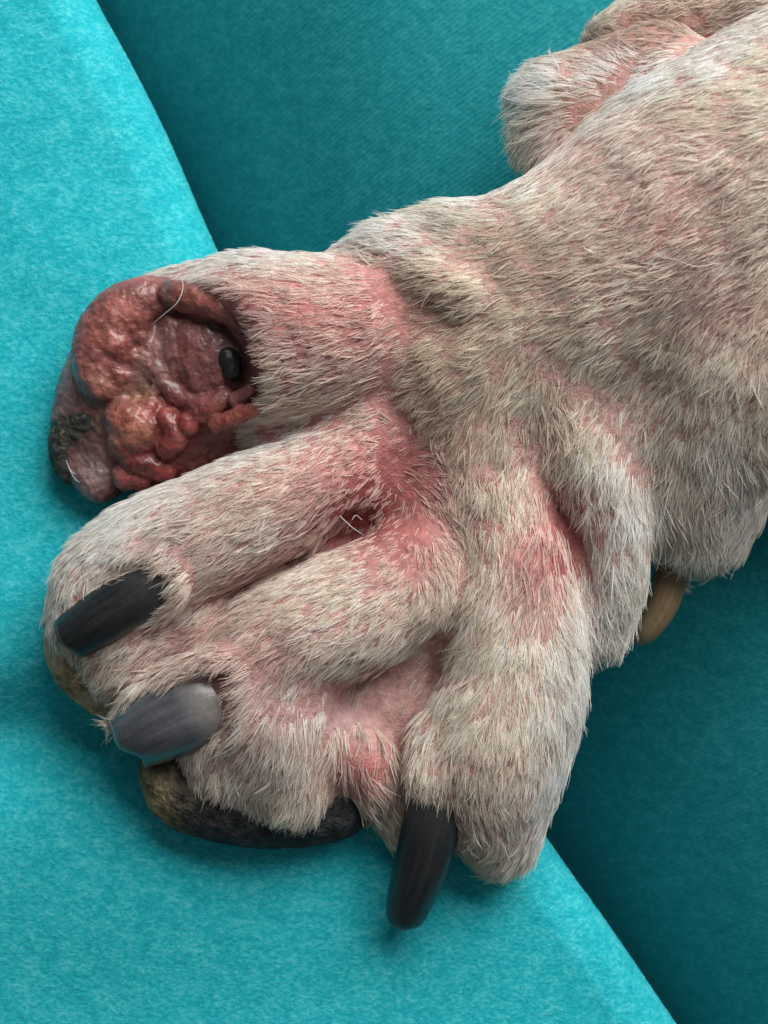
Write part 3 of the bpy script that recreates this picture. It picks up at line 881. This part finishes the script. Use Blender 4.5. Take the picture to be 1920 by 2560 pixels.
# ------------------------------------------------------------------ the raw toe end
RED, DRED, ORG, PINKG, GREYP, SLOUGH, BLK = (0.24, 0.06, 0.05), (0.11, 0.013, 0.014), (0.33, 0.13, 0.09), (0.29, 0.118, 0.112), (0.22, 0.15, 0.145), (0.30, 0.25, 0.12), (0.02, 0.018, 0.018)
bed_chains = [
    (20, [(545, 890, 62, 165), (480, 890, 36, 155), (400, 920, 16, 162), (320, 960, 8, 158), (300, 1080, 0, 128)]),
    (30, [(600, 1010, 60, 115), (500, 1110, 40, 95), (400, 1170, 20, 80)]),
    (34, [(252, 940, 45, 80), (205, 1000, 50, 66), (188, 1075, 45, 60), (218, 1150, 45, 64), (252, 1192, 50, 66)]),
    (30, [(470, 1040, 55, 115), (380, 1130, 50, 98)]),
    (14, [(430, 810, 162, 26), (448, 870, 164, 25), (432, 930, 160, 24)]),
    (14, [(478, 830, 180, 26), (500, 900, 182, 26), (490, 960, 182, 24)]),
    (14, [(535, 860, 190, 24), (545, 940, 184, 26)]),
    (14, [(395, 930, 160, 26), (440, 985, 162, 26), (500, 1010, 164, 30)]),
    (14, [(360, 860, 158, 26), (350, 900, 156, 24)]),
    (8, [(400, 960, 168, 14), (370, 1000, 164, 14)]),
    (14, [(505, 1030, 176, 36), (560, 1000, 196, 28)]),
    (10, [(540, 1062, 205, 22), (600, 1038, 232, 20), (650, 1015, 250, 15)]),
    (10, [(590, 1000, 225, 20), (625, 975, 250, 15)]),
]
rim_chains = [
    (12, [(402, 742, 152, 52), (345, 756, 154, 62), (292, 792, 150, 70), (254, 850, 142, 70), (244, 917, 142, 62), (256, 965, 144, 50)]),
    (10, [(290, 858, 172, 46), (312, 885, 160, 36)]),
    (12, [(338, 800, 168, 44), (345, 835, 162, 34)]),
    (10, [(295, 935, 154, 36)]),
    (7, [(432, 738, 184, 38), (470, 742, 198, 42), (525, 758, 224, 40), (580, 784, 246, 34), (612, 812, 250, 26)]),
]
growth_chains = [
    (10, [(318, 1050, 136, 60), (352, 1066, 144, 66), (325, 1104, 128, 58)]),
    (8, [(378, 1022, 158, 34)]),
    (6, [(418, 1050, 166, 34), (440, 1085, 162, 38), (420, 1120, 152, 34)]), (6, [(470, 1060, 178, 32)]),
    (7, [(345, 1148, 130, 42), (390, 1165, 126, 36)]), (6, [(318, 1190, 112, 38), (355, 1198, 110, 30)]), (6, [(415, 1180, 122, 28)]),
]
RIM, RIM_L = (0.25, 0.074, 0.064), (0.33, 0.13, 0.105)
les_blobs = [
    (370, 830, 80, 60, 0, 0.8, GREYP), (360, 960, 90, 70, 30, 0.7, (0.17, 0.13, 0.105)), (360, 988, 36, 20, 20, 0.6, SLOUGH), (480, 900, 90, 90, 0, 0.5, (0.28, 0.12, 0.11)),
    (460, 870, 14, 40, -10, 0.8, DRED), (505, 870, 12, 50, 10, 0.6, DRED), (530, 815, 90, 22, 14, 0.9, (0.07, 0.015, 0.015)), (570, 850, 40, 60, 0, 0.7, (0.09, 0.045, 0.045)),  # long dark strip below the right rim is its shadow, painted into the colour
    (440, 1060, 110, 110, 0, 0.8, DRED), (370, 1170, 130, 80, 0, 0.9, DRED), (540, 1030, 60, 40, 0, 0.6, RED), (600, 1040, 80, 30, -20, 0.8, (0.30, 0.07, 0.05)), (595, 915, 40, 90, 0, 0.7, (0.08, 0.035, 0.035)),
    (165, 960, 50, 100, 0, 0.9, (0.26, 0.19, 0.20)), (240, 1180, 60, 60, 0, 0.9, (0.34, 0.25, 0.25)), (170, 1090, 90, 70, 0, 0.9, (0.04, 0.036, 0.032)), (275, 1050, 50, 60, 0, 0.7, (0.08, 0.065, 0.05)),
    (360, 1228, 120, 30, -15, 0.9, (0.09, 0.022, 0.022)),
]
for _, c in rim_chains:
    for x, y, z, r in c:
        les_blobs.append((x, y, r, r, 0, 0.75, RIM))
les_blobs += [(300, 790, 90, 28, -42, 0.6, RIM_L), (245, 950, 36, 36, 0, 0.8, (0.33, 0.15, 0.12)), (285, 862, 28, 28, 0, 0.7, RIM_L), (416, 735, 13, 50, 0, 0.9, (0.16, 0.115, 0.115)), (285, 905, 14, 40, 20, 0.6, DRED), (500, 745, 70, 18, 10, 0.6, (0.30, 0.10, 0.075)),
              (250, 1000, 40, 14, 0, 0.6, DRED), (320, 868, 10, 26, 0, 0.5, DRED)]
for n_, (_, c) in enumerate(growth_chains):
    for x, y, z, r in c:
        les_blobs.append((x, y, r * 0.9, r * 0.9, 0, 0.7, ORG if n_ == 0 else (0.27, 0.045, 0.043)))
les_blobs += [(300, 1040, 26, 40, 0, 0.6, (0.28, 0.075, 0.06)), (392, 1050, 12, 50, 10, 0.8, DRED), (345, 1130, 60, 12, 10, 0.8, DRED), (345, 1165, 40, 16, 0, 0.9, (0.07, 0.008, 0.009)), (440, 1090, 26, 26, 0, 0.4, (0.30, 0.12, 0.11)), (430, 1140, 40, 12, -20, 0.8, DRED)]
les_paint = lambda px, py, v: paint(px, py, PINKG, les_blobs) * np.clip(1 + 0.32 * fbm(v, 40, 4, 3) + 0.2 * noise3(v, 9, 8), 0.3, 2)[:, None]
lesion = blob_mesh('lesion', bed_chains + rim_chains + growth_chains, M_flesh, dog, 3.2, 12, les_paint, 2.6, 16, 'raw open sore covering the swollen end of the first toe')
blob_mesh('crust', [(8, [(275, 1032, 104, 34), (225, 1050, 80, 50), (183, 1072, 62, 52), (172, 1120, 50, 52), (185, 1165, 46, 48)]), (5, [(195, 1050, 116, 12), (262, 1032, 130, 10)]), (5, [(190, 1088, 108, 12), (165, 1068, 100, 10)])], M_crust, lesion, 3.5, 8,
          lambda px, py, v: paint(px, py, BLK, []), 4.0, 16, 'flaking black crust at the tip of the sore')
blob_mesh('claw_stub', [(6, [(570, 888, 208, 24), (574, 905, 210, 25), (582, 928, 206, 28)])], M_claw_dark, lesion, 3, 8, lambda px, py, v: np.stack([0.5 + 0 * px, (px * 0.01) % 1, 0 * px], 1), 4.0, 30, 'small remnant of a dark claw in the sore')
